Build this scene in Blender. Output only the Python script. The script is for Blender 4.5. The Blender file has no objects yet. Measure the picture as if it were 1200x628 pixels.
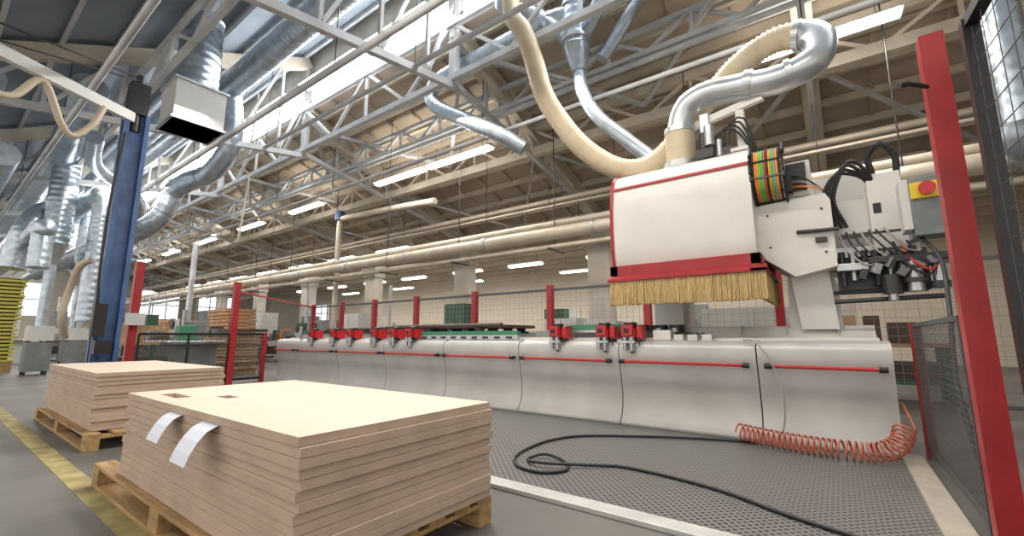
import bpy, math, random
from mathutils import Vector, Matrix
random.seed(7)
S=bpy.context.scene
# ---------------------------------------------------------------- materials
MATS={}
def mat(name,col,rough=.5,metal=0.,noise=0.,scale=8.,bump=0.,emis=0.,stretch=None,spec=.5,col2=None):
    m=bpy.data.materials.new(name);m.use_nodes=True;nt=m.node_tree;b=nt.nodes['Principled BSDF']
    b.inputs['Base Color'].default_value=(*col,1);b.inputs['Roughness'].default_value=rough
    b.inputs['Metallic'].default_value=metal
    b.inputs['Specular IOR Level'].default_value=spec
    if emis>0:
        b.inputs['Emission Color'].default_value=(*col,1);b.inputs['Emission Strength'].default_value=emis
    if noise>0 or bump>0:
        tc=nt.nodes.new('ShaderNodeTexCoord');mp=nt.nodes.new('ShaderNodeMapping')
        if stretch: mp.inputs['Scale'].default_value=stretch
        nt.links.new(tc.outputs['Object'],mp.inputs['Vector'])
        n=nt.nodes.new('ShaderNodeTexNoise');n.inputs['Scale'].default_value=scale;n.inputs['Detail'].default_value=6
        nt.links.new(mp.outputs['Vector'],n.inputs['Vector'])
        if noise>0:
            r=nt.nodes.new('ShaderNodeValToRGB')
            c2=col2 or tuple(max(0,c*(1-noise)) for c in col);c1=tuple(min(1,c*(1+noise*.35)) for c in col)
            r.color_ramp.elements[0].position=.3;r.color_ramp.elements[0].color=(*c2,1)
            r.color_ramp.elements[1].position=.7;r.color_ramp.elements[1].color=(*c1,1)
            nt.links.new(n.outputs['Fac'],r.inputs['Fac']);nt.links.new(r.outputs['Color'],b.inputs['Base Color'])
        if bump>0:
            bp=nt.nodes.new('ShaderNodeBump');bp.inputs['Strength'].default_value=bump;bp.inputs['Distance'].default_value=.02
            nt.links.new(n.outputs['Fac'],bp.inputs['Height']);nt.links.new(bp.outputs['Normal'],b.inputs['Normal'])
    MATS[name]=m;return m
mat('machine_white',(.74,.72,.68),.35,0,.08,3)
mat('machine_grey',(.52,.515,.50),.36,.12,.15,2)
mat('bed_grey',(.42,.42,.40),.5,.2,.2,3)
mat('red_paint',(.38,.02,.025),.38,0,.2,5)
mat('red_bright',(.50,.02,.025),.3)
mat('black_plastic',(.015,.015,.017),.4)
mat('dark_steel',(.06,.06,.062),.4,.6)
mat('blue_paint',(.06,.13,.30),.45,0,.35,4)
mat('steel',(.45,.46,.48),.3,.9,.15,10)
mat('alu',(.55,.56,.57),.35,.7,.1,10)
mat('duct_steel',(.52,.60,.68),.33,.75,.3,5)
mat('duct_plain',(.56,.59,.62),.33,.7,.25,3)
mat('cream_hose',(.66,.55,.38),.5,0,.15,4)
mat('tan_hose',(.50,.42,.31),.5)
mat('orange_hose',(.50,.15,.09),.35)
mat('bristle',(.60,.43,.19),.8,0,.4,30,0,stretch=(3,3,.4))
mat('truss_paint',(.54,.55,.56),.55,0,.25,2)
mat('beam_cream',(.64,.57,.46),.7,0,.2,2)
mat('concrete_white',(.68,.63,.55),.8,0,.15,2,.1)
mat('pipe_beige',(.60,.53,.43),.45,.25,.2,3)
mat('board_edge',(.49,.37,.285),.75,0,.15,5)
mat('gap_shade',(.10,.065,.045),.9)  # near-black brown, shade between stacked boards put in as colour
mat('board_top',(.66,.545,.44),.6,0,.06,3)
mat('pallet_wood',(.44,.28,.12),.75,0,.45,4,.3,stretch=(.6,5,5))
mat('paper',(.72,.76,.86),.7)
mat('yellow_line',(.38,.32,.13),.7,0,.55,6)
mat('strip_white',(.60,.60,.58),.4,.2,.15,5)
mat('strip_cream',(.44,.39,.32),.6,0,.25,4)
mat('green_paint',(.05,.24,.13),.4)
mat('green_dark',(.035,.09,.05),.5)
mat('yellow_paint',(.75,.55,.03),.4)
mat('stack_yellow',(.60,.56,.10),.6,0,.4,6,stretch=(1,1,20))
mat('orange_board',(.60,.30,.13),.6,0,.2,3)
mat('brown_board',(.07,.04,.03),.45,0,.3,6)
mat('cable_black',(.02,.02,.022),.5)
mat('cable_grey',(.35,.35,.33),.5)
mat('cable_orange',(.9,.30,.03),.5)
mat('cable_green',(.1,.55,.10),.5)
mat('cable_red',(.7,.05,.03),.5)
mat('mesh_wire',(.10,.10,.10),.5,.4)
mat('mesh_light',(.34,.35,.34),.5,.4)
mat('cabinet_white',(.64,.64,.62),.5,0,.1,2)
mat('machine_dark',(.20,.22,.22),.5,0,.3,3)
mat('wood_mid',(.40,.26,.14),.7,0,.3,4)
mat('tube_light',(1,.98,.95),.5,emis=14)
mat('window_glow',(.97,.98,1),.5,emis=9)
mat('window_soft',(.9,.96,1),.5,emis=1.5)
mat('roof_underside',(.54,.45,.35),.85,0,.35,.8,.1)
mat('roof_blue',(.30,.35,.40),.8,0,.3,.8,.1)
mat('yellow_ochre',(.55,.5,.43),.8,0,.2,1)
m=mat('floor_concrete',(.150,.142,.132),.5,0,.45,1.1,.06)
def brick(name,c1,c2,mo,sc=1.0):
    m=bpy.data.materials.new(name);m.use_nodes=True;nt=m.node_tree;b=nt.nodes['Principled BSDF']
    tc=nt.nodes.new('ShaderNodeTexCoord');sep=nt.nodes.new('ShaderNodeSeparateXYZ');cb=nt.nodes.new('ShaderNodeCombineXYZ')
    ad=nt.nodes.new('ShaderNodeMath');ad.operation='ADD'
    nt.links.new(tc.outputs['Object'],sep.inputs[0]);nt.links.new(sep.outputs[0],ad.inputs[0]);nt.links.new(sep.outputs[1],ad.inputs[1])
    nt.links.new(ad.outputs[0],cb.inputs[0]);nt.links.new(sep.outputs[2],cb.inputs[1])
    t=nt.nodes.new('ShaderNodeTexBrick');t.inputs['Scale'].default_value=sc
    t.inputs['Color1'].default_value=(*c1,1);t.inputs['Color2'].default_value=(*c2,1);t.inputs['Mortar'].default_value=(*mo,1)
    t.inputs['Brick Width'].default_value=.5;t.inputs['Row Height'].default_value=.25;t.inputs['Mortar Size'].default_value=.01
    nt.links.new(cb.outputs[0],t.inputs['Vector']);nt.links.new(t.outputs['Color'],b.inputs['Base Color'])
    b.inputs['Roughness'].default_value=.8;MATS[name]=m
brick('brick_beige',(.74,.67,.57),(.70,.63,.53),(.58,.52,.44))
m=bpy.data.materials.new('anti_slip');m.use_nodes=True;nt=m.node_tree;b=nt.nodes['Principled BSDF']
tc=nt.nodes.new('ShaderNodeTexCoord');sep=nt.nodes.new('ShaderNodeSeparateXYZ');nt.links.new(tc.outputs['Object'],sep.inputs[0])
def sn(o,k):
    a=nt.nodes.new('ShaderNodeMath');a.operation='MULTIPLY';a.inputs[1].default_value=k;nt.links.new(o,a.inputs[0])
    s=nt.nodes.new('ShaderNodeMath');s.operation='SINE';nt.links.new(a.outputs[0],s.inputs[0]);return s.outputs[0]
mu=nt.nodes.new('ShaderNodeMath');mu.operation='MULTIPLY'
nt.links.new(sn(sep.outputs[0],math.pi/.027),mu.inputs[0]);nt.links.new(sn(sep.outputs[1],math.pi/.027),mu.inputs[1])
rp=nt.nodes.new('ShaderNodeValToRGB');rp.color_ramp.elements[0].position=.1;rp.color_ramp.elements[0].color=(.17,.163,.155,1)
rp.color_ramp.elements[1].position=.45;rp.color_ramp.elements[1].color=(.022,.022,.024,1)
nt.links.new(mu.outputs[0],rp.inputs['Fac']);nt.links.new(rp.outputs['Color'],b.inputs['Base Color'])
b.inputs['Roughness'].default_value=.42;MATS['anti_slip']=m

# ---------------------------------------------------------------- builder
def spline(pts,step=.05):
    P=[Vector(p) for p in pts]
    if len(P)==2:
        return P
    out=[];Q=[P[0]*2-P[1]]+P+[P[-1]*2-P[-2]]
    for i in range(1,len(Q)-2):
        a,b_,c,d=Q[i-1],Q[i],Q[i+1],Q[i+2]
        n=max(2,int((c-b_).length/step))
        for k in range(n):
            t=k/n
            out.append(.5*((2*b_)+(-a+c)*t+(2*a-5*b_+4*c-d)*t*t+(-a+3*b_-3*c+d)*t**3))
    out.append(P[-1]);return out
def lin(a,b,step):
    a=Vector(a);b=Vector(b);n=max(1,int((b-a).length/step));return [a.lerp(b,i/n) for i in range(n+1)]
class B:
    def __init__(s,name): s.n=name;s.v=[];s.f=[];s.m=[];s.sm=[];s.ms=[]
    def mi(s,m):
        if m not in s.ms: s.ms.append(m)
        return s.ms.index(m)
    def add(s,vs,fs,m,smooth=False):
        o=len(s.v);s.v+= [tuple(v) for v in vs];k=s.mi(m)
        for f in fs: s.f.append([i+o for i in f]);s.m.append(k);s.sm.append(smooth)
    def box(s,m,x0,x1,y0,y1,z0,z1):
        vs=[(x,y,z) for x in(x0,x1) for y in(y0,y1) for z in(z0,z1)]
        s.add(vs,[(0,1,3,2),(4,6,7,5),(0,4,5,1),(2,3,7,6),(0,2,6,4),(1,5,7,3)],m);return s
    def obox(s,m,c,size,rot=(0,0,0)):
        from mathutils import Euler
        R=Euler(rot).to_matrix();c=Vector(c);h=[k/2 for k in size]
        vs=[c+R@Vector((a*h[0],b*h[1],d*h[2])) for a in(-1,1) for b in(-1,1) for d in(-1,1)]
        s.add(vs,[(0,1,3,2),(4,6,7,5),(0,4,5,1),(2,3,7,6),(0,2,6,4),(1,5,7,3)],m);return s
    def beam(s,m,p,q,w,h):
        p=Vector(p);q=Vector(q);d=(q-p).normalized();up=Vector((0,0,1))
        if abs(d.z)>.98: up=Vector((0,1,0))
        a=d.cross(up).normalized()*w/2;b=a.cross(d).normalized()*h/2
        vs=[e+i*a+j*b for e in(p,q) for i in(-1,1) for j in(-1,1)]
        s.add(vs,[(0,1,3,2),(4,6,7,5),(0,4,5,1),(2,3,7,6),(0,2,6,4),(1,5,7,3)],m);return s
    def ibeam(s,m,p,q,w,h,t=.03):
        z=Vector((0,0,1));p=Vector(p);q=Vector(q)
        s.beam(m,p+z*h/2,q+z*h/2,w,t);s.beam(m,p-z*h/2,q-z*h/2,w,t);s.beam(m,p,q,t,h-t);return s
    def tube(s,m,pts,r,seg=12,rfun=None,caps=True):
        P=[Vector(p) for p in pts];n=len(P);vs=[];fs=[]
        t=(P[1]-P[0]).normalized();u=t.orthogonal().normalized()
        for i in range(n):
            t=(P[min(i+1,n-1)]-P[max(i-1,0)])
            t=t.normalized() if t.length>1e-9 else Vector((0,0,1))
            u=(u-t*u.dot(t)).normalized();w=t.cross(u)
            rr=rfun(i,n) if rfun else r
            for k in range(seg):
                a=2*math.pi*k/seg;vs.append(P[i]+rr*(math.cos(a)*u+math.sin(a)*w))
        for i in range(n-1):
            for k in range(seg):
                k2=(k+1)%seg;fs.append((i*seg+k,i*seg+k2,(i+1)*seg+k2,(i+1)*seg+k))
        s.add(vs,fs,m,True)
        if caps:
            s.add(vs[:seg],[tuple(range(seg-1,-1,-1))],m);s.add(vs[-seg:],[tuple(range(seg))],m)
        return s
    def cyl(s,m,p,q,r,seg=14,r2=None):
        return s.tube(m,[p,q],r,seg,(lambda i,n:[r,r2][i]) if r2 is not None else None)
    def hose(s,m,pts,r,pitch=.05,amp=.07,seg=20):
        P=spline(pts,pitch/2);return s.tube(m,P,r,seg,lambda i,n:r*(1+(amp if i%2 else -amp)))
    def duct(s,m,pts,r,pitch=.16,seg=20):
        P=spline(pts,pitch/4) if len(pts)>2 else lin(pts[0],pts[1],pitch/4)
        return s.tube(m,P,r,seg,lambda i,n:r*(1.045 if i%4==0 else 1))
    def prism(s,m,prof,a0,a1,axis='x',smooth=False):
        n=len(prof)
        def mk(a,p):
            return (a,p[0],p[1]) if axis=='x' else ((p[0],a,p[1]) if axis=='y' else (p[0],p[1],a))
        vs=[mk(a0,p) for p in prof]+[mk(a1,p) for p in prof]
        s.add(vs,[(i,(i+1)%n,(i+1)%n+n,i+n) for i in range(n)],m,smooth)
        s.add(vs,[tuple(range(n-1,-1,-1)),tuple(range(n,2*n))],m);return s
    def done(s,parent=None,bevel=0,loc=None):
        me=bpy.data.meshes.new(s.n);me.from_pydata(s.v,[],s.f)
        for k in s.ms: me.materials.append(MATS[k])
        me.polygons.foreach_set('material_index',s.m);me.polygons.foreach_set('use_smooth',s.sm)
        me.validate();me.update()
        import bmesh
        bm=bmesh.new();bm.from_mesh(me);bmesh.ops.recalc_face_normals(bm,faces=bm.faces);bm.to_mesh(me);bm.free()
        o=bpy.data.objects.new(s.n,me);S.collection.objects.link(o)
        if parent: o.parent=parent
        if bevel:
            b=o.modifiers.new('bevel','BEVEL');b.width=bevel;b.segments=2;b.limit_method='ANGLE'
        return o
def root(name):
    e=bpy.data.objects.new(name,None);S.collection.objects.link(e);return e

# ---------------------------------------------------------------- room shell
B('floor').box('floor_concrete',-50,8,-8,22,-.1,0).done()
B('wall_back').box('brick_beige',-50,8,22,22.3,0,5.2).done()
w=B('wall_left');w.box('brick_beige',-50.3,-50,-8,22,0,9.5);w.done()
B('wall_right').box('brick_beige',8,8.3,-2,22,0,9.5).done()
for i,y in enumerate((2.5,7,11.5,16)):
    g=B('window_%d'%(i+1));g.box('window_soft',-49.99,-49.95,y,y+3,2.6,5.2)
    for k in range(4): g.box('truss_paint',-49.96,-49.9,y+k-.04,y+k+.04,2.6,5.2)
    for z in (2.6,3.9,5.2): g.box('truss_paint',-49.96,-49.9,y-.04,y+3.04,z-.04,z+.04)
    g.done()
for i,x in enumerate((-40,)):
    g=B('window_%d'%(i+5));g.box('window_soft',x,x+3,21.93,21.98,2.4,3.9)
    for k in range(4): g.box('truss_paint',x+k-.04,x+k+.04,21.86,21.95,2.4,3.9)
    for z in (2.4,3.15,3.9): g.box('truss_paint',x-.04,x+3.04,21.86,21.95,z-.04,z+.04)
    g.done()
g=B('door_1');g.box('cabinet_white',-13.5,-11.5,21.93,21.995,0,2.6);g.box('dark_steel',-12.52,-12.48,21.91,21.94,0,2.6);g.box('dark_steel',-12.7,-12.6,21.88,21.93,1.0,1.15);g.done()
c=B('ceiling')
def slope(m,y0,z0,y1,z1,th=.12):
    c.prism(m,[(y0,z0),(y1,z1),(y1,z1+th),(y0,z0+th)],-50,8)
slope('roof_blue',-1,5.9,6.1,9.4)
slope('roof_underside',6.15,7.75,13,5.15)
slope('roof_underside',13,5.0,22,5.0)
c.box('yellow_ochre',-50,8,6.1,6.2,8.65,9.5)
c.done()
p=B('roof_purlin_set')
y=-.6
while y<6:
    z=5.9+(y+1)*3.5/7.1-.07;p.beam('truss_paint',(-50,y,z),(8,y,z),.07,.14);y+=.8
y=6.5
while y<13:
    z=7.75-(y-6.15)*2.6/6.85-.09;p.beam('beam_cream',(-50,y,z),(8,y,z),.09,.16);y+=.72
x=-49
while x<8:
    p.beam('roof_underside',(x,6.2,7.7),(x,13,5.11),.07,.08);x+=1.0
y=13.8
while y<22: p.beam('beam_cream',(-50,y,4.9),(8,y,4.9),.12,.2);y+=1.4
p.done()
def zl(y): return 5.9+(y+1)*3.5/7.1-.28
def zr(y): return 7.75-(y-6.15)*2.6/6.85-.33
XF=[-48,-42,-36,-30,-24,-18,-12,-6,0,6]
for X in XF:
    t=B('roof_truss')
    t.beam('beam_cream',(X,-1,zl(-1)),(X,6,zl(6)),.24,.3)
    t.ibeam('beam_cream',(X,6,zr(6.1)),(X,13,zr(13)),.3,.4,.06)
    zb=6.0
    t.beam('truss_paint',(X,-1,zb-.9),(X,6.1,zb+.2),.12,.14)
    ys=[-.2,.9,2.0,3.1,4.2,5.3]
    for i,yy in enumerate(ys):
        zc=zb-.9+(yy+1)*1.1/7.1
        t.beam('truss_paint',(X,yy,zc),(X,yy,zl(yy)),.07,.07)
        t.beam('truss_paint',(X,yy,zc),(X,yy+1.1,zl(yy+1.1)),.07,.07)
    t.beam('truss_paint',(X,6.1,6.25),(X,13,4.9),.1,.12)
    for yy in (7.1,8.3,9.5,10.7):
        zc=6.25-(yy-6.1)*1.35/6.9
        t.beam('truss_paint',(X,yy,zc),(X,yy,zr(yy)),.07,.07)
        t.beam('truss_paint',(X,yy+1.2,zc-.23),(X,yy,zr(yy)),.07,.07)
    t.beam('truss_paint',(X,6.05,6.2),(X,6.05,9.1),.16,.16)
    if X<6:
        t.beam('truss_paint',(X,6.3,zr(6.3)-.25),(X+3,9.0,6.1),.09,.09);t.beam('truss_paint',(X+6,6.3,zr(6.3)-.25),(X+3,9.0,6.1),.09,.09)
        t.beam('truss_paint',(X,9.1,5.9),(X+3,12.9,4.9),.07,.07);t.beam('truss_paint',(X+6,9.1,5.9),(X+3,12.9,4.9),.07,.07)
    t.done()
def girder(y,z0,z1,m='truss_paint',n=1.5,w=.12):
    g=B('lattice_girder')
    g.beam(m,(-48,y,z0),(7.9,y,z0),w,w*1.1);g.beam(m,(-48,y,z1),(7.9,y,z1),w,w)
    x=-48;k=0
    while x<7.5:
        g.beam(m,(x,y,z0 if k%2 else z1),(min(x+n,7.9),y,z1 if k%2 else z0),.07,.07)
        if k%2==0: g.beam(m,(x,y,z0),(x,y,z1),.06,.06)
        x+=n;k+=1
    g.done()
girder(6.0,6.35,7.6);girder(9.0,5.75,6.4,m='beam_cream',n=1.0,w=.2);girder(7.6,6.35,6.85,n=.8,w=.09);girder(2.2,6.0,6.7,n=1.2,w=.09)
k=20
for x in [-48+6*i for i in range(9)]:
    g=B('window_%d'%k);k+=1
    g.box('window_glow',x+.25,x+5.75,6.1,6.14,7.8,8.6)
    for j in range(5): g.box('truss_paint',x+.2+j*1.4,x+.26+j*1.4,6.02,6.1,7.75,8.65)
    for z in (7.77,8.62): g.box('truss_paint',x,x+6,6.02,6.1,z-.05,z+.05)
    g.done()
for X in XF[2:]:
    cc=B('concrete_column')
    cc.box('concrete_white',X-.38,X+.38,12.75,13.25,0,5.0)
    cc.box('concrete_white',X-.55,X+.55,12.65,13.35,4.1,4.4);cc.box('concrete_white',X-.46,X+.46,12.7,13.3,3.85,4.1)
    cc.done(bevel=.02)
B('eave_beam').box('concrete_white',-50,8,12.85,13.15,4.62,5.0).done()
# ---------------------------------------------------------------- lights
def fixture(x0,x1,y,z,ztop,area=0,w=.11,up=0):
    g=B('fluorescent_lamp')
    g.prism('cabinet_white',[(y-w-.02,z+.03),(y+w+.02,z+.03),(y+.05,z+.11),(y-.05,z+.11)],x0,x1)
    g.prism('tube_light',[(y-w,z+.03),(y-w*.6,z-.03),(y+w*.6,z-.03),(y+w,z+.03)],x0+.03,x1-.03)
    for x in (x0+.3,x1-.3): g.cyl('dark_steel',(x,y,z+.08),(x,y,ztop),.008,6)
    g.done()
    for e,s in ((area,-1),(up,1)):  # downward is the lamp's own light, upward is added to brighten the ceiling
        if e:
            L=bpy.data.lights.new('lamp_and_fill_light','AREA');L.shape='RECTANGLE';L.size=x1-x0;L.size_y=.2;L.energy=e;L.color=(1,.91,.80)
            o=bpy.data.objects.new('lamp_and_fill_light',L);S.collection.objects.link(o);o.location=((x0+x1)/2,y,z+(-.06 if s<0 else .15))
            if s>0: o.rotation_euler=(math.pi,0,0)
fixture(-.65,1.2,8,5.7,6.2,75,up=22,w=.13)
fixture(-11.2,-9,8,5.7,6.2,60,up=22,w=.13);fixture(-8.85,-6.55,8,5.7,6.2,60,up=22,w=.13)
for x0 in (-16.5,-21,-26,-31,-36): fixture(x0,x0+2.2,8,5.7,6.2,60,up=22,w=.13)
for x0 in (-41,-37,-33,-29,-25,-21,-17): fixture(x0,x0+2.2,12.4,4.9,5.0,0,w=.16)
for x0 in (-31,-27,-23,-19.5,-15.5,-12,-8,-4): fixture(x0,x0+1.8,16,4.2,4.9,50,w=.16)
for x0 in (-30,-24,-18,-11,-5): fixture(x0,x0+1.8,19,4.2,4.9,0,w=.16)
for x0 in (-38,-32,-26,-20): fixture(x0,x0+2.2,2.9,5.1,5.6,60,w=.14,up=40)
for x0 in (-29.6,-23.6,-17.6,-11.6,-5.6): fixture(x0,x0+5.2,5.7,8.0,8.5,0,w=.17)
def area(loc,sx,sy,e,rot=(0,0,0),col=(1,.93,.84)):
    L=bpy.data.lights.new('sky_and_fill_light','AREA');L.shape='RECTANGLE';L.size=sx;L.size_y=sy;L.energy=e;L.color=col  # shared by the glazing daylight and the added fill lamps
    o=bpy.data.objects.new('sky_and_fill_light',L);S.collection.objects.link(o);o.location=loc;o.rotation_euler=rot
area((-20,5.9,7.8),56,.7,1500,(math.radians(-55),0,0),(.95,.98,1))  # daylight coming in through the ridge glazing
area((-2,2.6,5.3),6,.5,190);area((-13,2.6,5.3),10,.5,170)  # from here on added fill lamps, no fitting hangs at these spots
area((-3,6,5.6),8,.5,190)
area((-30,3,5.4),18,1,400);area((-15,17,4.6),40,3,1000)
W=bpy.data.worlds.new('world');S.world=W;W.use_nodes=True
W.node_tree.nodes['Background'].inputs[0].default_value=(1,.94,.87,1);W.node_tree.nodes['Background'].inputs[1].default_value=1.35

# ---------------------------------------------------------------- floor things
B('anti_slip_mat').box('anti_slip',-10,.33,2.56,4.9,0,.012).done()
B('mat_edge_strip').box('strip_white',-10,.33,2.43,2.56,0,.03).done(bevel=.005)
B('floor_curb').box('strip_cream',.33,.47,2.2,5.1,0,.03).done(bevel=.005)
B('floor_marking').box('yellow_line',-30,-1.0,.74,.87,0,.003).done()

def pallet(x0,x1,y0,y1):
    g=B('wooden_pallet')
    Wd=y1-y0
    for i in range(3):
        xx=[x0,(x0+x1)/2-.07,x1-.14][i]
        for j in range(3):
            yy=[y0,(y0+y1)/2-.05,y1-.1][j]
            g.box('pallet_wood',xx,xx+.14,yy,yy+.1,.022,.1)
    for j in range(3):
        yy=[y0,(y0+y1)/2-.05,y1-.1][j]
        g.box('pallet_wood',x0,x1,yy,yy+.1,0,.022)
    for i in range(3):
        xx=[x0,(x0+x1)/2-.07,x1-.14][i];g.box('pallet_wood',xx,xx+.14,y0,y1,.1,.122)
    n=7
    for j in range(n):
        yy=y0+(Wd-.11)*j/(n-1);g.box('pallet_wood',x0,x1,yy,yy+.11,.122,.144)
    g.done(bevel=.003)
def stack(x0,x1,y0,y1,z0,z1,n,holes=None,jit=.010):
    g=B('mdf_board_stack');h=(z1-z0)/n
    g.box('gap_shade',x0+.022,x1-.022,y0+.022,y1-.022,z0,z1-h)  # dark core stands in for the shade between the boards
    for i in range(n):
        dx=random.uniform(-jit,jit);dy=random.uniform(-jit,jit);a=z0+i*h+h*.1;b=z0+(i+1)*h
        if i>=n-1 and holes:
            xs=sorted({x0+dx,x1+dx}|{q for hh in holes for q in hh[:2]});ys=sorted({y0+dy,y1+dy}|{q for hh in holes for q in hh[2:]})
            for p in range(len(xs)-1):
                for q in range(len(ys)-1):
                    cx=(xs[p]+xs[p+1])/2;cy=(ys[q]+ys[q+1])/2
                    if any(hh[0]<cx<hh[1] and hh[2]<cy<hh[3] for hh in holes): continue
                    g.box('board_edge',xs[p],xs[p+1],ys[q],ys[q+1],a,b);g.box('board_top',xs[p],xs[p+1],ys[q],ys[q+1],b,b+.001)
        else:
            g.box('board_edge',x0+dx,x1+dx,y0+dy,y1+dy,a,b);g.box('board_top',x0+dx+.001,x1+dx-.001,y0+dy+.001,y1+dy-.001,b,b+.0008)
    return g.done()
pallet(-4.2,-1.62,.84,2.0);stack(-3.75,-1.6,.88,1.97,.146,.64,13,[(-3.5,-3.2,.97,1.05),(-3.1,-2.95,1.14,1.22)])
pallet(-8.1,-5.4,1.0,2.25);stack(-7.9,-5.55,1.05,2.1,.146,.67,13,jit=.018)
for X,w,path in((-2.85,.085,[(.93,.6035),(.865,.603),(.83,.59),(.80,.56),(.775,.52),(.76,.49)]),(-2.40,.09,[(.93,.6035),(.865,.603),(.82,.585),(.785,.55),(.755,.505),(.735,.46)])):
    g=B('paper_label');vs=[]
    for i,(yy,zz) in enumerate(path):
        for sx in(-w,w): vs.append((X+sx+.012*i,yy,zz))
    g.add(vs,[(2*i,2*i+1,2*i+3,2*i+2) for i in range(len(path)-1)],'paper')
    g.done()

# ---------------------------------------------------------------- CNC machine
M=root('cnc_router_machine')
seams=[.36,-.67,-2.1,-3.55,-5.0,-6.48,-7.95,-9.4,-10.4]
prof=[(5.25,.955),(5.12,.965),(5.03,.955),(4.97,.92),(4.945,.86),(4.95,.76),(4.98,.62),(5.01,.48),(5.025,.34),(5.02,.22),(4.98,.11),(4.93,.05),(4.93,.0),(5.25,0)]
for i in range(8):
    a,b=seams[i+1]+.006,seams[i]-.006
    g=B('front_cover');g.prism('machine_grey',prof,a,b,smooth=False)
    for f in range(len(g.sm)): g.sm[f]=len(g.f[f])==4 and f not in(len(prof)-1,len(prof)-2)
    g.done(M)
bars=[(-.57,.28),(-2.04,-.76),(-3.45,-2.2),(-4.92,-3.62),(-6.4,-5.08),(-7.85,-6.55),(-9.3,-8.05),(-10.3,-9.5)]
g=B('handle_bars')
for a,b in bars:
    g.cyl('red_bright',(a,4.885,.725),(b,4.885,.725),.016,12)
    for x in(a,b):
        g.cyl('black_plastic',(x-.03,4.885,.725),(x+.03,4.885,.725),.026,12);g.cyl('black_plastic',(x,4.885,.725),(x,4.97,.725),.014,8)
for x in seams[1:-1]: g.box('alu',x-.03,x+.03,4.99,5.04,.93,.97)
g.done(M)
g=B('bed');g.box('bed_grey',-10.38,.33,5.2,7.3,0,.93)
g.box('machine_white',-10.3,.3,5.22,5.3,.93,.99)
g.box('alu',-10.3,.3,5.36,5.42,.93,1.0)
g.box('machine_grey',-1.6,.3,5.75,7.0,.93,1.12);g.box('machine_grey',-10.3,.3,6.9,7.1,.93,1.12)
g.prism('machine_white',[(5.75,1.12),(5.55,.97),(5.75,.97)],-1.2,.3)
for i in range(3): g.box('machine_grey',-.9+i*.45,-.9+i*.45+.012,5.6,5.76,.965,1.13)
g.box('dark_steel',-10.3,-1.6,5.42,6.9,.93,.965)
g.box('cable_black',-1.7,-1.45,5.45,5.6,.99,1.06)
g.done(M,bevel=.008)
cl=[-8.87,-8.07,-7.49,-6.75,-6.22,-5.78,-2.94,-2.28,-1.95]
g=B('support_beams')
for x in cl+[-9.6,-4.6]:
    g.box('alu',x-.09,x+.09,5.1,6.85,.97,1.06);g.box('green_paint',x-.1,x+.1,5.12,6.8,1.06,1.075)
    for yy in (5.35,5.7,6.1,6.5):
        g.cyl('black_plastic',(x,yy,1.07),(x,yy,1.15),.08,14);g.box('dark_steel',x-.11,x+.11,yy-.09,yy+.09,1.07,1.10)
g.box('green_paint',-5.65,-3.65,5.06,5.14,1.03,1.09);g.box('alu',-5.65,-3.65,5.05,5.13,.97,1.03)
for i in range(9): g.box('black_plastic',-5.6+i*.22,-5.5+i*.22,5.04,5.06,.98,1.01)
g.box('green_paint',-2.85,-2.05,5.2,5.3,1.09,1.16);g.box('alu',-2.85,-2.05,5.2,5.3,1.06,1.09)
g.box('brown_board',-7.2,-4.3,5.5,6.5,1.15,1.2);g.cyl('brown_board',(-6.8,5.4,1.18),(-4.2,5.4,1.18),.045)
g.box('brown_board',-9.8,-7.6,5.8,6.6,1.15,1.19)
g.box('machine_white',-1.75,-1.55,5.15,5.3,.97,1.08)
for x in (-1.5,-1.35,-1.2): g.box('cabinet_white',x,x+.1,5.1,5.3,.965,1.03)
for i in range(5): g.cyl('black_plastic',(-1.45+.06*(i%5),5.2,1.03),(-1.45+.06*(i%5),5.2,1.05),.015,8)
for x in (-2.6,-2.1,-1.8,-1.6):
    g.cyl('black_plastic',(x,5.6,1.06),(x,5.6,1.15),.09,14);g.cyl('alu',(x,5.5,1.06),(x,5.5,1.11),.04,10)
g.done(M)
def clamp(x):
    g=B('clamp_unit')
    g.box('red_bright',x-.1,x+.06,4.93,5.1,1.0,1.1);g.box('red_bright',x-.085,x+.045,4.9,4.95,1.02,1.14)
    g.box('red_bright',x+.07,x+.13,4.96,5.12,.98,1.13)
    g.cyl('black_plastic',(x-.02,5.02,1.1),(x-.02,5.02,1.17),.075,14);g.cyl('alu',(x-.02,5.02,1.165),(x-.02,5.02,1.18),.05,14)
    g.box('dark_steel',x-.08,x+.05,4.92,5.05,.955,1.0);g.cyl('steel',(x-.05,4.91,.86),(x-.05,4.91,1.0),.025,10)
    g.cyl('steel',(x+.03,4.91,.84),(x+.03,4.91,1.0),.03,10);g.box('alu',x-.09,x+.07,4.885,4.93,.93,.96)
    g.cyl('black_plastic',(x+.03,4.91,.82),(x+.03,4.91,.85),.02,8);g.box('black_plastic',x-.06,x-.0,4.895,4.9,1.05,1.1)
    g.cyl('cable_black',(x+.1,4.95,1.0),(x+.12,4.92,.9),.008,6)
    g.done(M,bevel=.006)
for x in cl: clamp(x)
hp=[(6.25,1.84),(6.25,3.0),(6.1,3.1),(5.4,3.1),(5.25,3.06),(5.16,2.98),(5.10,2.85),(5.06,2.6),(5.05,2.3),(5.06,2.05),(5.09,1.84)]
g=B('head_housing');g.prism('machine_white',hp,-2.15,-.6)
for f in range(len(hp)): g.sm[f]=2<=f<=9
g.done(M,bevel=.012)
def inset(o):
    cy,cz=5.65,2.45;return [(cy+(y-cy)*o,cz+(z-cz)*o) for y,z in hp]
g=B('head_red_trim');g.prism('red_paint',inset(1.02),-2.19,-2.15)
g.prism('red_paint',[(5.107,2.875),(5.092,2.835),(5.080,2.835),(5.095,2.875)],-2.15,-.6)
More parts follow.
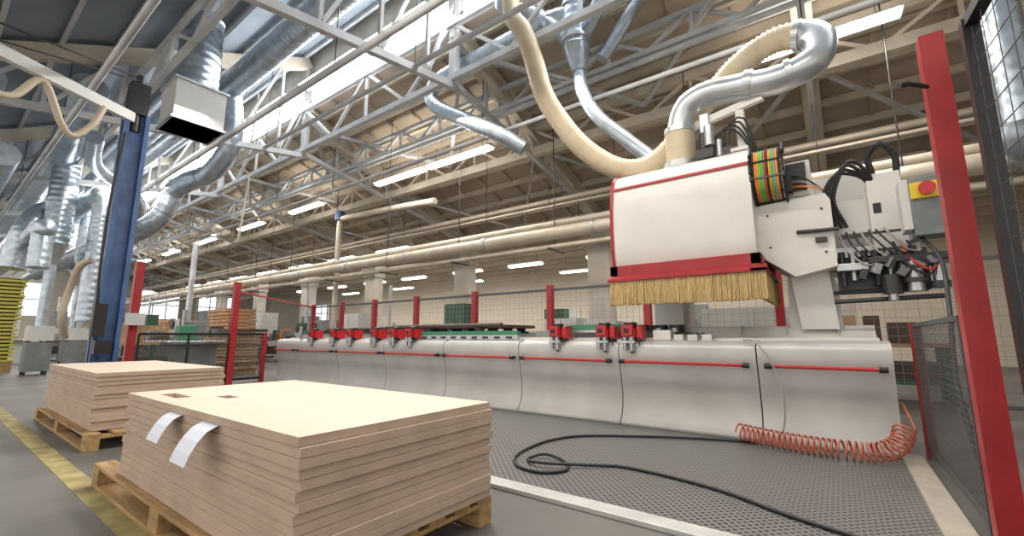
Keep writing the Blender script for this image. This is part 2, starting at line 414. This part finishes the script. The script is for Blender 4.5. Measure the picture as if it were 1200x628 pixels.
for (a,b,y0,y1) in ((-2.2,-.56,5.02,5.12),(-2.2,-.56,6.2,6.3)): g.box('red_paint',a,b,y0,y1,1.72,1.86)
g.box('red_paint',-2.2,-2.1,5.02,6.3,1.72,1.86);g.box('red_paint',-.66,-.56,5.02,6.3,1.72,1.86)
g.prism('red_paint',[(5.02,1.74),(4.97,1.70),(4.97,1.66),(5.1,1.66),(5.1,1.74)],-2.22,-.52)
g.prism('red_paint',[(-.58,1.74),(-.52,1.70),(-.52,1.66),(-.66,1.66),(-.66,1.74)],4.97,6.3,'y')
g.box('machine_grey',-2.12,-.64,5.12,6.2,1.7,1.8);g.done(M,bevel=.006)
g=B('brush_curtain')
for lay in range(2):
    x=-2.19
    while x<-.53:
        w=random.uniform(.01,.022);y=5.0+lay*.03+random.uniform(-.005,.005);z=1.38+random.uniform(-.012,.012)
        g.beam('bristle',(x,y,1.68),(x+random.uniform(-.006,.006),y-.01,z),.012,w);x+=w*.8
    y=5.0
    while y<6.25:
        w=random.uniform(.01,.022);x=-.55-lay*.03+random.uniform(-.005,.005);z=1.38+random.uniform(-.012,.012)
        g.beam('bristle',(x,y,1.68),(x+.01,y+random.uniform(-.006,.006),z),w,.012);y+=w*.8
g.box('bristle',-2.18,-.58,5.05,5.07,1.40,1.68);g.box('bristle',-.60,-.59,5.05,6.2,1.40,1.68);g.done(M)
g=B('head_carriage')
g.prism('machine_white',[(-.6,1.86),(-.6,2.42),(.02,2.46),(.06,2.38),(.06,1.7),(-.3,1.62)],5.35,6.35,'y')
g.box('machine_white',-.58,-.08,5.5,6.3,2.4,2.9)
g.prism('machine_grey',[(-.42,1.0),(-.4,1.66),(.0,1.72),(.05,1.5),(.05,1.0)],5.7,6.9,'y')
g.prism('machine_white',[(-.3,1.08),(-.36,1.64),(-.02,1.7),(.02,1.08)],5.6,5.7,'y')
g.box('dark_steel',-.1,.0,5.3,5.36,1.95,2.0);g.cyl('dark_steel',(-.25,5.33,2.08),(.1,5.3,2.06),.02)
g.box('machine_grey',-2.0,.4,6.3,6.8,1.9,2.9);g.box('machine_grey',-2.1,-1.7,6.3,6.9,1.0,2.0)
g.box('machine_white',-.25,-.1,5.45,5.5,2.5,2.8)
for x,z in((-.5,2.3),(-.5,1.95),(-.02,2.3),(-.02,1.85)): g.cyl('dark_steel',(x,5.34,z),(x,5.36,z),.012,8)
g.done(M,bevel=.012)
g=B('energy_chain')
cols=['cable_black','cable_orange','cable_orange','cable_green','cable_green','cable_red','cable_black','cable_orange','cable_green','cable_grey','cable_orange','cable_black']
for i,cn in enumerate(cols):
    x=-.575+i*.022
    g.tube(cn,spline([(x,5.5,2.5),(x,5.3,2.47),(x,5.14,2.56),(x,5.1,2.75),(x,5.16,2.95),(x,5.35,3.03),(x,5.6,3.0)],.04),.0105,8)
for a in range(0,11,2):
    y=5.37-.285*math.sin(math.radians(a*18));z=2.75-.29*math.cos(math.radians(a*18))
    g.obox('black_plastic',(-.45,y,z),(.31,.02,.014),(math.radians(a*18),0,0))
for a in range(11):
    y=5.37-.285*math.sin(math.radians(a*18));z=2.75-.29*math.cos(math.radians(a*18))
    for x in(-.6,-.3):
        g.obox('black_plastic',(x,y+.01,z),(.02,.08,.085),(math.radians(a*18),0,0))
g.done(M)
g=B('head_top_fittings')
g.cyl('alu',(-1.4,5.5,3.08),(-1.4,5.5,3.16),.22,24)
g.box('alu',-1.15,-1.05,5.5,5.6,3.1,3.75);g.box('machine_white',-.75,-.66,5.5,5.6,3.1,3.68);g.beam('machine_white',(-1.25,5.6,3.66),(-.45,5.5,3.76),.07,.09);g.box('machine_white',-.8,-.62,5.3,5.7,3.1,3.14)
g.cyl('dark_steel',(-1.1,5.4,3.1),(-1.1,5.4,3.45),.045);g.cyl('steel',(-1.02,5.35,3.25),(-1.02,5.35,3.5),.06);g.box('dark_steel',-1.18,-.98,5.3,5.45,3.1,3.22);g.cyl('alu',(-.92,5.35,3.1),(-.92,5.35,3.3),.03)
for i in range(4): g.tube('cable_black',spline([(-1.0+i*.05,5.4,3.1),(-.95+i*.06,5.35,3.35+.04*i),(-.8+i*.05,5.4,3.42+.03*i),(-.68+i*.03,5.45,3.3),(-.6+i*.02,5.5,3.05)],.05),.012,8)
g.box('dark_steel',-.95,-.8,5.35,5.5,3.1,3.2);g.box('black_plastic',-.3,-.12,5.4,5.5,2.55,2.85)
for i in range(3): g.tube(['cable_orange','cable_grey','cable_black'][i],spline([(-.28,5.45,2.6+.06*i),(-.15,5.3,2.55+.05*i),(0,5.35,2.5),(.1,5.5,2.4)],.05),.01,6)
g.done(M,bevel=.005)
g=B('extraction_hoses')
g.hose('cream_hose',[(-1.4,5.5,3.12),(-1.4,5.5,3.35),(-1.4,5.5,3.6)],.17)
g.duct('duct_plain',[(-.06,5.72,4.5),(.06,5.68,4.44),(.14,5.62,4.3),(.12,5.55,4.1),(.0,5.5,3.97),(-.3,5.48,3.90),(-.7,5.48,3.95),(-1.1,5.48,3.98),(-1.32,5.49,3.85),(-1.4,5.5,3.58)],.155,pitch=.3)
g.cyl('alu',(-.62,5.48,3.945),(-.54,5.48,3.93),.175,20);g.cyl('alu',(-.2,5.48,3.92),(-.14,5.48,3.93),.17,20)
g.cyl('alu',(-1.4,5.5,3.56),(-1.4,5.5,3.63),.185,20);g.cyl('alu',(-.08,5.72,4.5),(-.02,5.71,4.48),.175,20)
g.hose('cream_hose',[(-.06,5.72,4.5),(-.25,5.76,4.56),(-.48,5.8,4.53),(-.72,5.8,4.4),(-.95,5.8,4.2),(-1.2,5.8,3.99),(-1.4,5.8,3.78),(-1.62,5.8,3.52),(-1.9,5.75,3.34),(-2.2,5.65,3.33),(-2.5,5.6,3.5),(-2.85,5.55,3.85),(-3.15,5.5,4.3),(-3.4,5.45,4.8),(-3.6,5.45,5.5),(-3.8,5.45,6.1),(-4.05,5.5,6.5),(-4.15,5.6,7.0),(-4.1,5.9,7.4)],.145)
g.done(M)
g=B('tool_unit')
g.box('machine_white',.36,.62,5.45,5.75,1.85,2.6);g.box('machine_grey',.62,.7,5.45,5.75,1.9,2.45)
g.box('machine_white',.1,.36,5.6,5.9,2.05,2.4);g.box('alu',.05,.7,5.55,5.6,1.8,1.9)
g.box('black_plastic',.39,.45,5.44,5.45,2.2,2.3);g.box('dark_steel',.36,.62,5.44,5.45,2.0,2.02)
g.box('dark_steel',.05,.75,5.6,5.9,1.45,1.85)
for i in range(7): g.cyl(['dark_steel','steel','dark_steel','dark_steel','steel','alu','dark_steel'][i],(.1+i*.09,5.5+.04*(i%2),1.5+.06*(i%3)),(.1+i*.09,5.5+.04*(i%2),1.85),.028+.01*(i%2),12)
g.cyl('dark_steel',(.0,5.5,1.35),(.8,5.45,1.37),.022);g.cyl('dark_steel',(.0,5.6,1.45),(.7,5.55,1.45),.018)
g.cyl('alu',(.62,5.42,1.42),(.62,5.42,1.72),.06,16);g.cyl('dark_steel',(.62,5.42,1.5),(.62,5.42,1.54),.1,16);g.cyl('dark_steel',(.62,5.42,1.62),(.62,5.42,1.65),.09,16)
g.cyl('dark_steel',(.45,5.4,1.4),(.45,5.4,1.58),.075,16);g.cyl('steel',(.45,5.4,1.34),(.45,5.4,1.4),.04,12)
g.cyl('steel',(.78,5.4,1.5),(.78,5.4,1.7),.045,16);g.cyl('dark_steel',(.78,5.4,1.44),(.78,5.4,1.5),.07,16);g.box('dark_steel',.3,.88,5.35,5.5,1.7,1.76);g.box('alu',.05,.3,5.4,5.55,1.65,1.72)
for i in range(6): g.obox(['dark_steel','alu','steel'][i%3],(.25+.1*i,5.38,1.6+.05*(i%3)),(.06,.08,.1),(.2*i,.3,.4*i))
for i in range(4):
    g.tube('cable_black',spline([(.05+i*.04,5.5,2.1),(.0+i*.03,5.4,2.4),(.12+i*.04,5.35,2.62+.04*i),(.3+i*.03,5.42,2.6),(.4,5.5,2.5)],.05),.018,8)
g.tube('cable_black',spline([(.42,5.5,2.6),(.4,5.45,2.8),(.5,5.4,2.88),(.6,5.45,2.75),(.6,5.5,2.55)],.05),.03,8)
for i in range(7): g.tube('cable_grey' if i%3==0 else 'cable_black',spline([(.1+i*.06,5.5,2.05),(.15+i*.05,5.4,1.85+.03*i),(.3+i*.05,5.36,1.68+.02*i),(.45+i*.04,5.4,1.8)],.05),.010,6)
for i in range(3): g.tube('cable_red' if i==1 else 'cable_black',spline([(.5+i*.05,5.44,1.9),(.55+i*.06,5.35,1.7),(.7+i*.03,5.33,1.55+.05*i),(.8,5.38,1.7)],.05),.011,6)
g.done(M,bevel=.005)
g=B('control_pendant')
g.box('cabinet_white',.54,.6,4.9,5.15,1.9,2.34);g.box('machine_dark',.6,.82,4.88,5.12,1.84,2.34)
g.obox('yellow_paint',(.7,4.87,2.22),(.2,.02,.14));g.cyl('red_bright',(.7,4.86,2.22),(.7,4.81,2.22),.04,20);g.cyl('red_bright',(.7,4.82,2.22),(.7,4.79,2.22),.055,20)
g.beam('alu',(.6,5.1,2.1),(.6,5.5,2.1),.05,.05)
g.tube('cable_black',spline([(.64,5.0,1.85),(.7,4.7,1.6),(.66,4.4,1.2),(.58,4.0,.7),(.56,3.5,.3),(.56,3.2,.2)],.06),.016,8)
g.done(M,bevel=.01)
g=B('side_cable');g.tube('cable_grey',spline([(-.78,5.0,.97),(-.66,4.9,.95),(-.52,4.86,.72),(-.46,4.85,.4),(-.5,4.86,.12),(-.6,4.84,.06)],.05),.008,6);g.done(M)

g=B('coiled_air_hose')
ax=spline([(-.85,4.78,.115),(-.5,4.7,.095),(-.1,4.62,.095),(.15,4.62,.105),(.3,4.72,.16),(.36,4.85,.27)],.02)
N=32;pts=[];tot=len(ax)-1
for i in range(N*14+1):
    u=i/(N*14)*tot;k=min(int(u),tot-1);c0=ax[k].lerp(ax[k+1],u-k);t=(ax[k+1]-ax[k]).normalized()
    a=t.cross(Vector((0,0,1))).normalized();b=a.cross(t);th=2*math.pi*i/14
    pts.append(c0+.07*(math.cos(th)*a+math.sin(th)*b))
g.tube('orange_hose',pts,.009,6);g.tube('orange_hose',spline([pts[-1],(.40,4.95,.38),(.38,5.1,.45)],.05),.009,6);g.done()
g=B('floor_cable')
g.tube('cable_black',spline([(-.7,4.84,.025),(-1.3,4.62,.025),(-1.8,4.35,.025),(-2.15,4.1,.025),(-2.3,3.8,.025),(-2.32,3.45,.025),(-2.25,3.1,.025),(-2.08,2.88,.025),(-1.85,2.84,.025),(-1.72,3.0,.025),(-1.85,3.2,.025),(-2.05,3.22,.045),(-2.1,3.05,.03),(-1.9,3.0,.045),(-1.6,3.22,.03),(-1.42,3.33,.025),(-1.05,3.3,.025),(-.68,3.2,.025),(-.35,3.02,.025),(-.05,2.9,.025),(.2,2.8,.035)],.04),.012,8);g.done()

# ---------------------------------------------------------------- fences
def wire_panel(g,m,p,q,z0,z1,dx,dz,r=.003):
    p=Vector((*p,0));q=Vector((*q,0));L=(q-p).length;n=int(L/dx)
    for i in range(n+1):
        c0=p.lerp(q,i/n);g.tube(m,[(c0.x,c0.y,z0),(c0.x,c0.y,z1)],r,4,caps=False)
    k=int((z1-z0)/dz)
    for i in range(k+1):
        z=z0+(z1-z0)*i/k;g.tube(m,[(p.x,p.y,z),(q.x,q.y,z)],r,4,caps=False)
g=B('safety_fence')
g.box('red_paint',.5,.6,3.05,3.15,0,2.62);g.box('black_plastic',.46,.64,3.0,3.2,0,.02)
g.box('black_plastic',.61,.67,2.78,2.84,0.05,2.5)
g.beam('black_plastic',(.64,2.81,2.48),(.78,.6,2.48),.05,.05);g.beam('black_plastic',(.64,2.81,.1),(.78,.6,.1),.05,.05)
wire_panel(g,'mesh_wire',(.64,2.78),(.78,.6),.1,2.5,.12,.12,.0022)
g.cyl('black_plastic',(.5,3.0,2.3),(.42,2.95,2.32),.012)
g.cyl('black_plastic',(.42,2.95,2.32),(.38,2.92,2.31),.015)
g.done()
g=B('safety_fence')
g.box('red_paint',.5,.57,5.1,5.17,0,1.12)
for z in(.09,1.1): g.beam('mesh_wire',(.53,3.3,z),(.53,5.1,z),.03,.03)
for y in(3.3,5.08): g.box('mesh_wire',.515,.545,y-.015,y+.015,.0,1.1)
wire_panel(g,'mesh_wire',(.53,3.3),(.53,5.1),.1,1.1,.04,.04,.002)
g.done()
g=B('safety_fence')
px=[-14.4,-12.7,-11,-9.16,-7.05,-4.9,-2.8,-.7,1.4,3.5,5.6]
for x in px: g.box('red_paint',x-.06,x+.06,7.95,8.07,0,2.1)
for z in (.15,2.0): g.beam('mesh_wire',(-14.4,8,z),(5.6,8,z),.04,.05)
wire_panel(g,'mesh_light',(-14.4,8),(5.6,8),.15,2.0,.12,.12,.003);g.done()
g=B('safety_fence')
g.box('red_paint',-10.66,-10.54,4.04,4.16,0,2.2);g.box('red_paint',-9.75,-9.63,2.12,2.24,0,2.3);g.box('red_paint',-10.66,-10.58,4.74,4.82,0,1.1)
for z in(.1,1.06): g.beam('black_plastic',(-10.6,2.5,z),(-10.6,4.75,z),.04,.05)
for y in (2.5,3.3,4.05): g.box('black_plastic',-10.62,-10.58,y-.02,y+.02,0,1.06)
wire_panel(g,'mesh_wire',(-10.6,2.5),(-10.6,4.75),.1,1.06,.05,.05,.004)
g.box('cabinet_white',-9.6,-9.5,2.05,2.3,1.2,1.4)
wire_panel(g,'mesh_wire',(-10.6,4.1),(-14.4,8),.15,2.0,.12,.12,.003);g.beam('red_paint',(-10.6,4.1,2.0),(-14.4,8,2.0),.04,.04)
wire_panel(g,'mesh_wire',(-9.7,2.2),(-10.6,4.1),1.1,2.1,.12,.12,.003)
g.done()

# ---------------------------------------------------------------- pipes / ducts
g=B('heating_pipe')
for z,y,r in((3.32,8.3,.15),(3.02,8.35,.06),(3.62,8.6,.09)):
    g.tube('pipe_beige',lin((-45,y,z),(7.8,y,z),3),r,16)
x=-44
while x<7:
    g.cyl('dark_steel',(x,8.4,3.0),(x,8.4,6.3),.012,6);g.box('dark_steel',x-.02,x+.02,8.1,8.8,2.93,2.96)
    g.cyl('alu',(x+1,8.3,3.32),(x+1.08,8.3,3.32),.175,16);x+=3
g.done()
g=B('spiral_duct')
g.duct('duct_steel',[(-3.35,6.5,7.5),(-3.35,6.5,6.2)],.24)
g.cyl('duct_steel',(-3.35,6.5,6.25),(-3.3,6.5,5.7),.25,20,.14)
g.hose('duct_steel',[(-3.3,6.5,5.75),(-3.25,6.5,5.3),(-2.98,6.5,4.75),(-2.5,6.5,4.2),(-2.1,6.5,3.75),(-1.85,6.5,3.3),(-1.8,6.5,2.85)],.115,pitch=.08,amp=.05)
g.duct('duct_steel',[(-3.4,6.45,6.9),(-4.0,6.4,6.95),(-5.4,6.4,6.9),(-6.6,6.4,6.85),(-7.0,6.4,6.7),(-7.05,6.4,6.4),(-6.7,6.4,6.05),(-6.0,6.45,5.6),(-5.2,6.6,5.1),(-4.8,6.9,4.8)],.16)
g.duct('duct_steel',[(-3.2,6.5,6.4),(-2.7,6.4,6.9),(-2.2,6.3,7.0),(-1.0,6.3,7.0),(2,6.3,7.0),(7,6.3,7.0)],.14)
g.duct('duct_steel',[(-3.4,6.5,6.3),(-3.75,6.4,6.75),(-4.1,6.3,7.1),(-4.6,5.9,7.3),(-4.1,5.9,7.4)],.14)
g.duct('duct_steel',[(-3.0,6.8,6.0),(-2.6,6.9,6.6),(-2.3,7.0,7.1)],.12)
for z in(6.3,7.0): g.cyl('alu',(-3.35,6.5,z),(-3.35,6.5,z+.06),.27,20)
g.done()
g=B('spiral_duct');g.duct('duct_steel',[(1.9,7.2,6.9),(1.9,7.2,3.4)],.17);g.duct('duct_steel',[(1.9,7.2,3.45),(1.9,7.3,3.2),(2.3,7.4,3.1),(4,7.5,3.1)],.17);g.done()
g=B('ventilation_box')
g.duct('duct_steel',[(-10,2.75,7.5),(-10,2.75,5.9)],.36)
g.box('cabinet_white',-10.42,-9.58,2.33,3.17,5.05,5.9)
for z in (5.05,5.85): g.box('duct_plain',-10.46,-9.54,2.29,3.21,z,z+.04)
g.done()
def dct(pts,r,m='duct_steel'):
    g=B('spiral_duct');g.duct(m,pts,r);g.done()
dct([(-40,4.0,7.3),(-20,4.0,7.3),(-12,4.0,7.35),(-8,4.0,7.45),(-4,4.0,7.5),(1,4.0,7.5)],.28)
dct([(-40,3.3,6.9),(-16,3.3,6.9),(-12,3.3,6.9),(-10.4,3.0,6.9)],.25)
dct([(-45,.6,4.6),(-25,.6,4.6),(-13,.6,4.6)],.22);dct([(-45,1.5,3.6),(-22,1.5,3.6),(-15.5,1.5,3.6),(-15,1.5,3.4),(-14.9,1.5,2.6)],.2)
dct([(-45,2.6,5.0),(-24,2.6,5.0),(-17,2.6,5.0),(-16,2.6,4.8),(-15.8,2.6,4.2),(-15.8,2.6,1.4)],.22)
dct([(-45,3.4,4.4),(-24,3.4,4.4),(-18,3.2,4.4),(-14.5,2.9,4.3)],.16)
dct([(-45,1.9,6.1),(-22,1.9,6.1),(-15,1.7,6.1),(-12,1.5,6.1)],.3)
dct([(-45,.2,5.5),(-22,.2,5.5),(-11.5,.2,5.5)],.2);dct([(-19,2.2,4.9),(-18,1.7,4.5),(-17.6,1.4,3.8),(-17.5,1.3,2.8)],.26)
g=B('spiral_duct')
g.duct('duct_steel',[(-13.5,4.1,5.3),(-14.2,3.95,5.25),(-14.7,3.8,5.0),(-14.8,3.7,4.5),(-15.2,3.5,4.1),(-17,3.3,3.9),(-22,3.1,3.9),(-30,3,3.9)],.25)
g.duct('duct_steel',[(-13.6,4.1,5.3),(-13.0,4.15,5.35),(-12.3,4.2,5.7),(-12.1,4.2,6.3),(-12.1,4.1,7.2)],.24);g.done()
g=B('dust_extractor')
for x,y,r in((-17.5,2.0,.3),(-20.5,3.2,.35),(-24,3.6,.35)):
    g.duct('duct_steel',[(x,y,6.2),(x,y,3.6)],r)
    g.cyl('duct_plain',(x,y,3.6),(x,y,3.0),r,20,.12)
    g.cyl('duct_steel',(x,y,3.0),(x,y,1.3),.12,14);g.box('cabinet_white',x-.3,x+.3,y-.25,y+.25,.9,1.3);g.box('machine_dark',x-.3,x+.3,y-.25,y+.25,.1,.86)
    for a in(-.27,.22):
        for b in(-.22,.17): g.box('dark_steel',x+a,x+a+.05,y+b,y+b+.05,0,.95)
g.duct('duct_steel',[(-13.5,1.9,5.6),(-16,2.4,5.6),(-19,4,5.6),(-26,5.5,5.6)],.16)
g.done()
for (y,z,r) in((1.2,5.0,.05),(3.4,5.2,.06),(7,5.4,.045),(10.5,4.9,.08),(11.5,4.4,.1),(5,6.1,.05),(7.6,6.2,.06),(12.2,4.0,.07),(9.8,4.5,.04)):
    g=B('ceiling_pipe');g.cyl('pipe_beige' if y>9 else 'truss_paint',(-45,y,z),(7.9,y,z),r,10)
    for x in range(-42,8,6): g.cyl('dark_steel',(x,y,z),(x,y,(zl(y) if y<6 else zr(y))+.1),.01,6)
    g.done()
g=B('standpipe')
g.tube('beam_cream',spline([(-14.6,8.9,0),(-14.6,8.9,3),(-14.6,8.9,5.1),(-14.5,8.9,5.3),(-14.2,8.9,5.35),(-11,8.9,5.2),(-9.5,8.9,5.1)],.2),.1,12);g.cyl('blue_paint',(-14.6,8.9,5.3),(-14.6,8.9,5.65),.18);g.done()
g=B('ceiling_cable')
g.tube('beam_cream',spline([(-12,4.7,7.5),(-12.2,4.7,6.2),(-12.6,4.7,5.6),(-12.2,4.7,5.3),(-12.1,4.7,5.0),(-12.4,4.7,3.5)],.2),.025,6);g.done()
g=B('ceiling_cable')
for x,y,z in((-9.5,7.2,3.0),(-6.2,7.4,3.4),(-16,7.2,2.6),(-4,9.6,3)): g.cyl('cable_black',(x,y,z),(x,y,zr(y)),.008,5)
g.done()
# ---------------------------------------------------------------- left jib crane
g=B('jib_crane')
g.box('blue_paint',-9.36,-9.08,1.6,1.66,0,4.7);g.box('blue_paint',-9.36,-9.08,1.86,1.92,0,4.7);g.box('blue_paint',-9.26,-9.18,1.6,1.92,0,4.7)
g.box('dark_steel',-9.45,-9.0,1.5,2.0,0,.03)
g.box('black_plastic',-9.35,-9.1,1.62,1.88,4.7,5.25);g.cyl('dark_steel',(-9.2,1.75,4.4),(-9.2,1.75,5.4),.07)
g.beam('cabinet_white',(-9.15,1.7,4.62),(-7.3,-1.6,4.62),.1,.16);g.cyl('dark_steel',(-9.15,1.72,5.35),(-7.6,-1.1,4.7),.012);g.cyl('dark_steel',(-9.15,1.72,5.3),(-8.2,.0,4.7),.012)
g.box('black_plastic',-9.1,-8.95,1.55,1.7,1.0,1.5);g.box('black_plastic',-9.05,-8.9,1.6,1.8,.75,.95)
g.tube('tan_hose',spline([(-8.9,1.3,4.55),(-8.8,1.2,4.2),(-8.7,1.0,3.9),(-8.6,.85,4.0),(-8.5,.6,4.5),(-8.35,.35,4.1),(-8.2,.1,4.1),(-8.1,-.1,4.5)],.06),.045,10)
g.tube('cable_black',spline([(-9.05,1.62,4.3),(-9.0,1.55,3),(-8.98,1.55,2.0),(-9.05,1.6,1.4)],.1),.02,6)
g.tube('tan_hose',spline([(-9.36,1.5,2.2),(-9.5,1.4,2.1),(-9.7,1.35,1.7),(-9.6,1.3,1.3),(-9.8,1.4,1.0)],.1),.05,8)
g.done()
# ---------------------------------------------------------------- background clutter
def layered(name,m,x0,x1,y0,y1,z0,z1,n,leg=True,frac=.8):
    g=B(name);h=(z1-z0)/n
    for i in range(n):
        dx=random.uniform(-.04,.04);dy=random.uniform(-.04,.04);g.box(m,x0+dx,x1+dx,y0+dy,y1+dy,z0+i*h,z0+(i+frac)*h)
        if frac<.8: g.box('brown_board',x0+.1,x1-.1,y0+.1,y1-.1,z0+(i+frac)*h,z0+(i+1)*h)
    if leg:
        for x in(x0+.05,(x0+x1)/2,x1-.15):
            g.box('pallet_wood',x,x+.1,y0,y1,0,z0)
    g.done()
layered('yellow_panel_stack','stack_yellow',-21,-19.2,1.0,1.75,.3,2.7,22,frac=.6)
layered('wood_panel_stack','wood_mid',-15.5,-13.2,4.6,5.8,.15,1.0,10)
layered('orange_panel_stack','orange_board',-22,-20,7.5,8.6,.15,2.2,14)
layered('wood_panel_stack','wood_mid',-13,-11.6,11.2,12.2,.15,1.0,8);layered('wood_panel_stack','board_edge',-9.5,-7.5,10.8,12,.15,.95,8)
layered('wood_panel_stack','orange_board',-26,-24,6.8,7.8,.15,1.8,12);layered('wood_panel_stack','brown_board',-17.5,-16,6.3,7.3,.15,1.3,9)
def cabinet(name,m,x,y,w,d,h):
    g=B(name);g.box(m,x,x+w,y,y+d,.08,h);g.box('dark_steel',x+.03,x+w-.03,y+.03,y+d-.03,0,.08)
    g.box('dark_steel',x+w/2-.006,x+w/2+.006,y-.004,y,.12,h-.05)
    for s in(-.06,.06): g.box('dark_steel',x+w/2+s-.01,x+w/2+s+.01,y-.03,y,h*.5,h*.5+.15)
    g.done(bevel=.01)
cabinet('storage_cabinet','cabinet_white',-6.5,10.3,1.0,.6,1.5);cabinet('storage_cabinet','cabinet_white',-5.3,10.3,.9,.6,1.4)
cabinet('storage_cabinet','green_dark',-9.7,9.6,.8,.6,2.0);cabinet('storage_cabinet','cabinet_white',-16,10,1.3,.8,1.9)
cabinet('storage_cabinet','machine_dark',-17.8,10,1.3,.8,1.7);cabinet('storage_cabinet','cabinet_white',-3.5,15,3,.8,1.9)
cabinet('storage_cabinet','cabinet_white',-25,10,2.3,.8,2.2);cabinet('storage_cabinet','machine_dark',-28,9,2.3,.8,2.4)
def bench(x,y,w,d,mt='wood_mid'):
    g=B('workbench');g.box(mt,x,x+w,y,y+d,.84,.9)
    for a in(x+.05,x+w-.13):
        for b in(y+.05,y+d-.13): g.box('green_dark',a,a+.08,b,b+.08,0,.84)
    g.box('green_dark',x+.05,x+w-.05,y+.1,y+.14,.25,.33);g.box('brown_board',x+.1,x+w-.1,y+.15,y+d-.1,.3,.6)
    for i in range(6):
        a=x+.1+i*(w-.5)/6;hh=random.uniform(.1,.5);g.box(random.choice(['cabinet_white','steel','wood_mid','green_dark','orange_board','machine_dark','dark_steel','brown_board']),a,a+random.uniform(.15,.35),y+.2,y+.6,.9,.9+hh)
    g.done()
for x,y,w in((-13.4,9.3,2.2),(-11.0,9.3,1.2),(-20,6.3,2.0),(-24.5,5.2,3),(-29,3.3,2.5),(-18,4.0,2.0),(-4,9.4,2.4),(-1,9.4,2.4),(-8,14,3),(-13,14.5,2.6),(-18,14.5,2.6),(-12.6,2.2,1.4),(-21,9.4,2.4)): bench(x,y,w,.8)
def saw(x,y,s=1,m='machine_dark'):
    g=B('woodworking_machine');g.box(m,x,x+1.6*s,y,y+.9,0,.85);g.box('steel',x-.2,x+1.8*s,y-.1,y+1,.85,.92)
    g.box(m,x+.2,x+.9*s,y+.3,y+.8,.92,1.7*s);g.cyl('duct_plain',(x+.5,y+.5,1.65*s),(x+.5,y+.5,3.2),.06);g.box('green_paint',x+1.0*s,x+1.4*s,y+.2,y+.5,.92,1.25)
    g.cyl('dark_steel',(x+.4,y+.3,1.3),(x+.4,y+.22,1.3),.12);g.box('cabinet_white',x+.25,x+.7,y+.26,y+.3,1.0,1.4);g.cyl('steel',(x+1.2*s,y+.3,1.25),(x+1.2*s,y+.3,1.6),.04);g.done(bevel=.015)
saw(-12.6,3.2,.8);saw(-22,11.2,1.2);saw(-31,7,1.3,'green_dark');saw(-35,4,1.4);saw(-15.8,11.4,.9,'cabinet_white');saw(-10.5,16,1.3,'green_dark');saw(-5,16.8,1.3);saw(-27,1.6,1.2,'cabinet_white');saw(-17,8.4,.9,'green_dark')
# ---------------------------------------------------------------- camera
f=511;p=math.atan(81/f);yaw=math.radians(36.5)
cam=bpy.data.cameras.new('camera');co=bpy.data.objects.new('camera',cam);S.collection.objects.link(co);S.camera=co
co.location=(0,0,1);co.rotation_euler=(math.pi/2+p,0,yaw);cam.sensor_width=36;cam.sensor_fit='HORIZONTAL';cam.lens=f/1200*36
S.view_settings.view_transform='Standard';S.view_settings.exposure=0
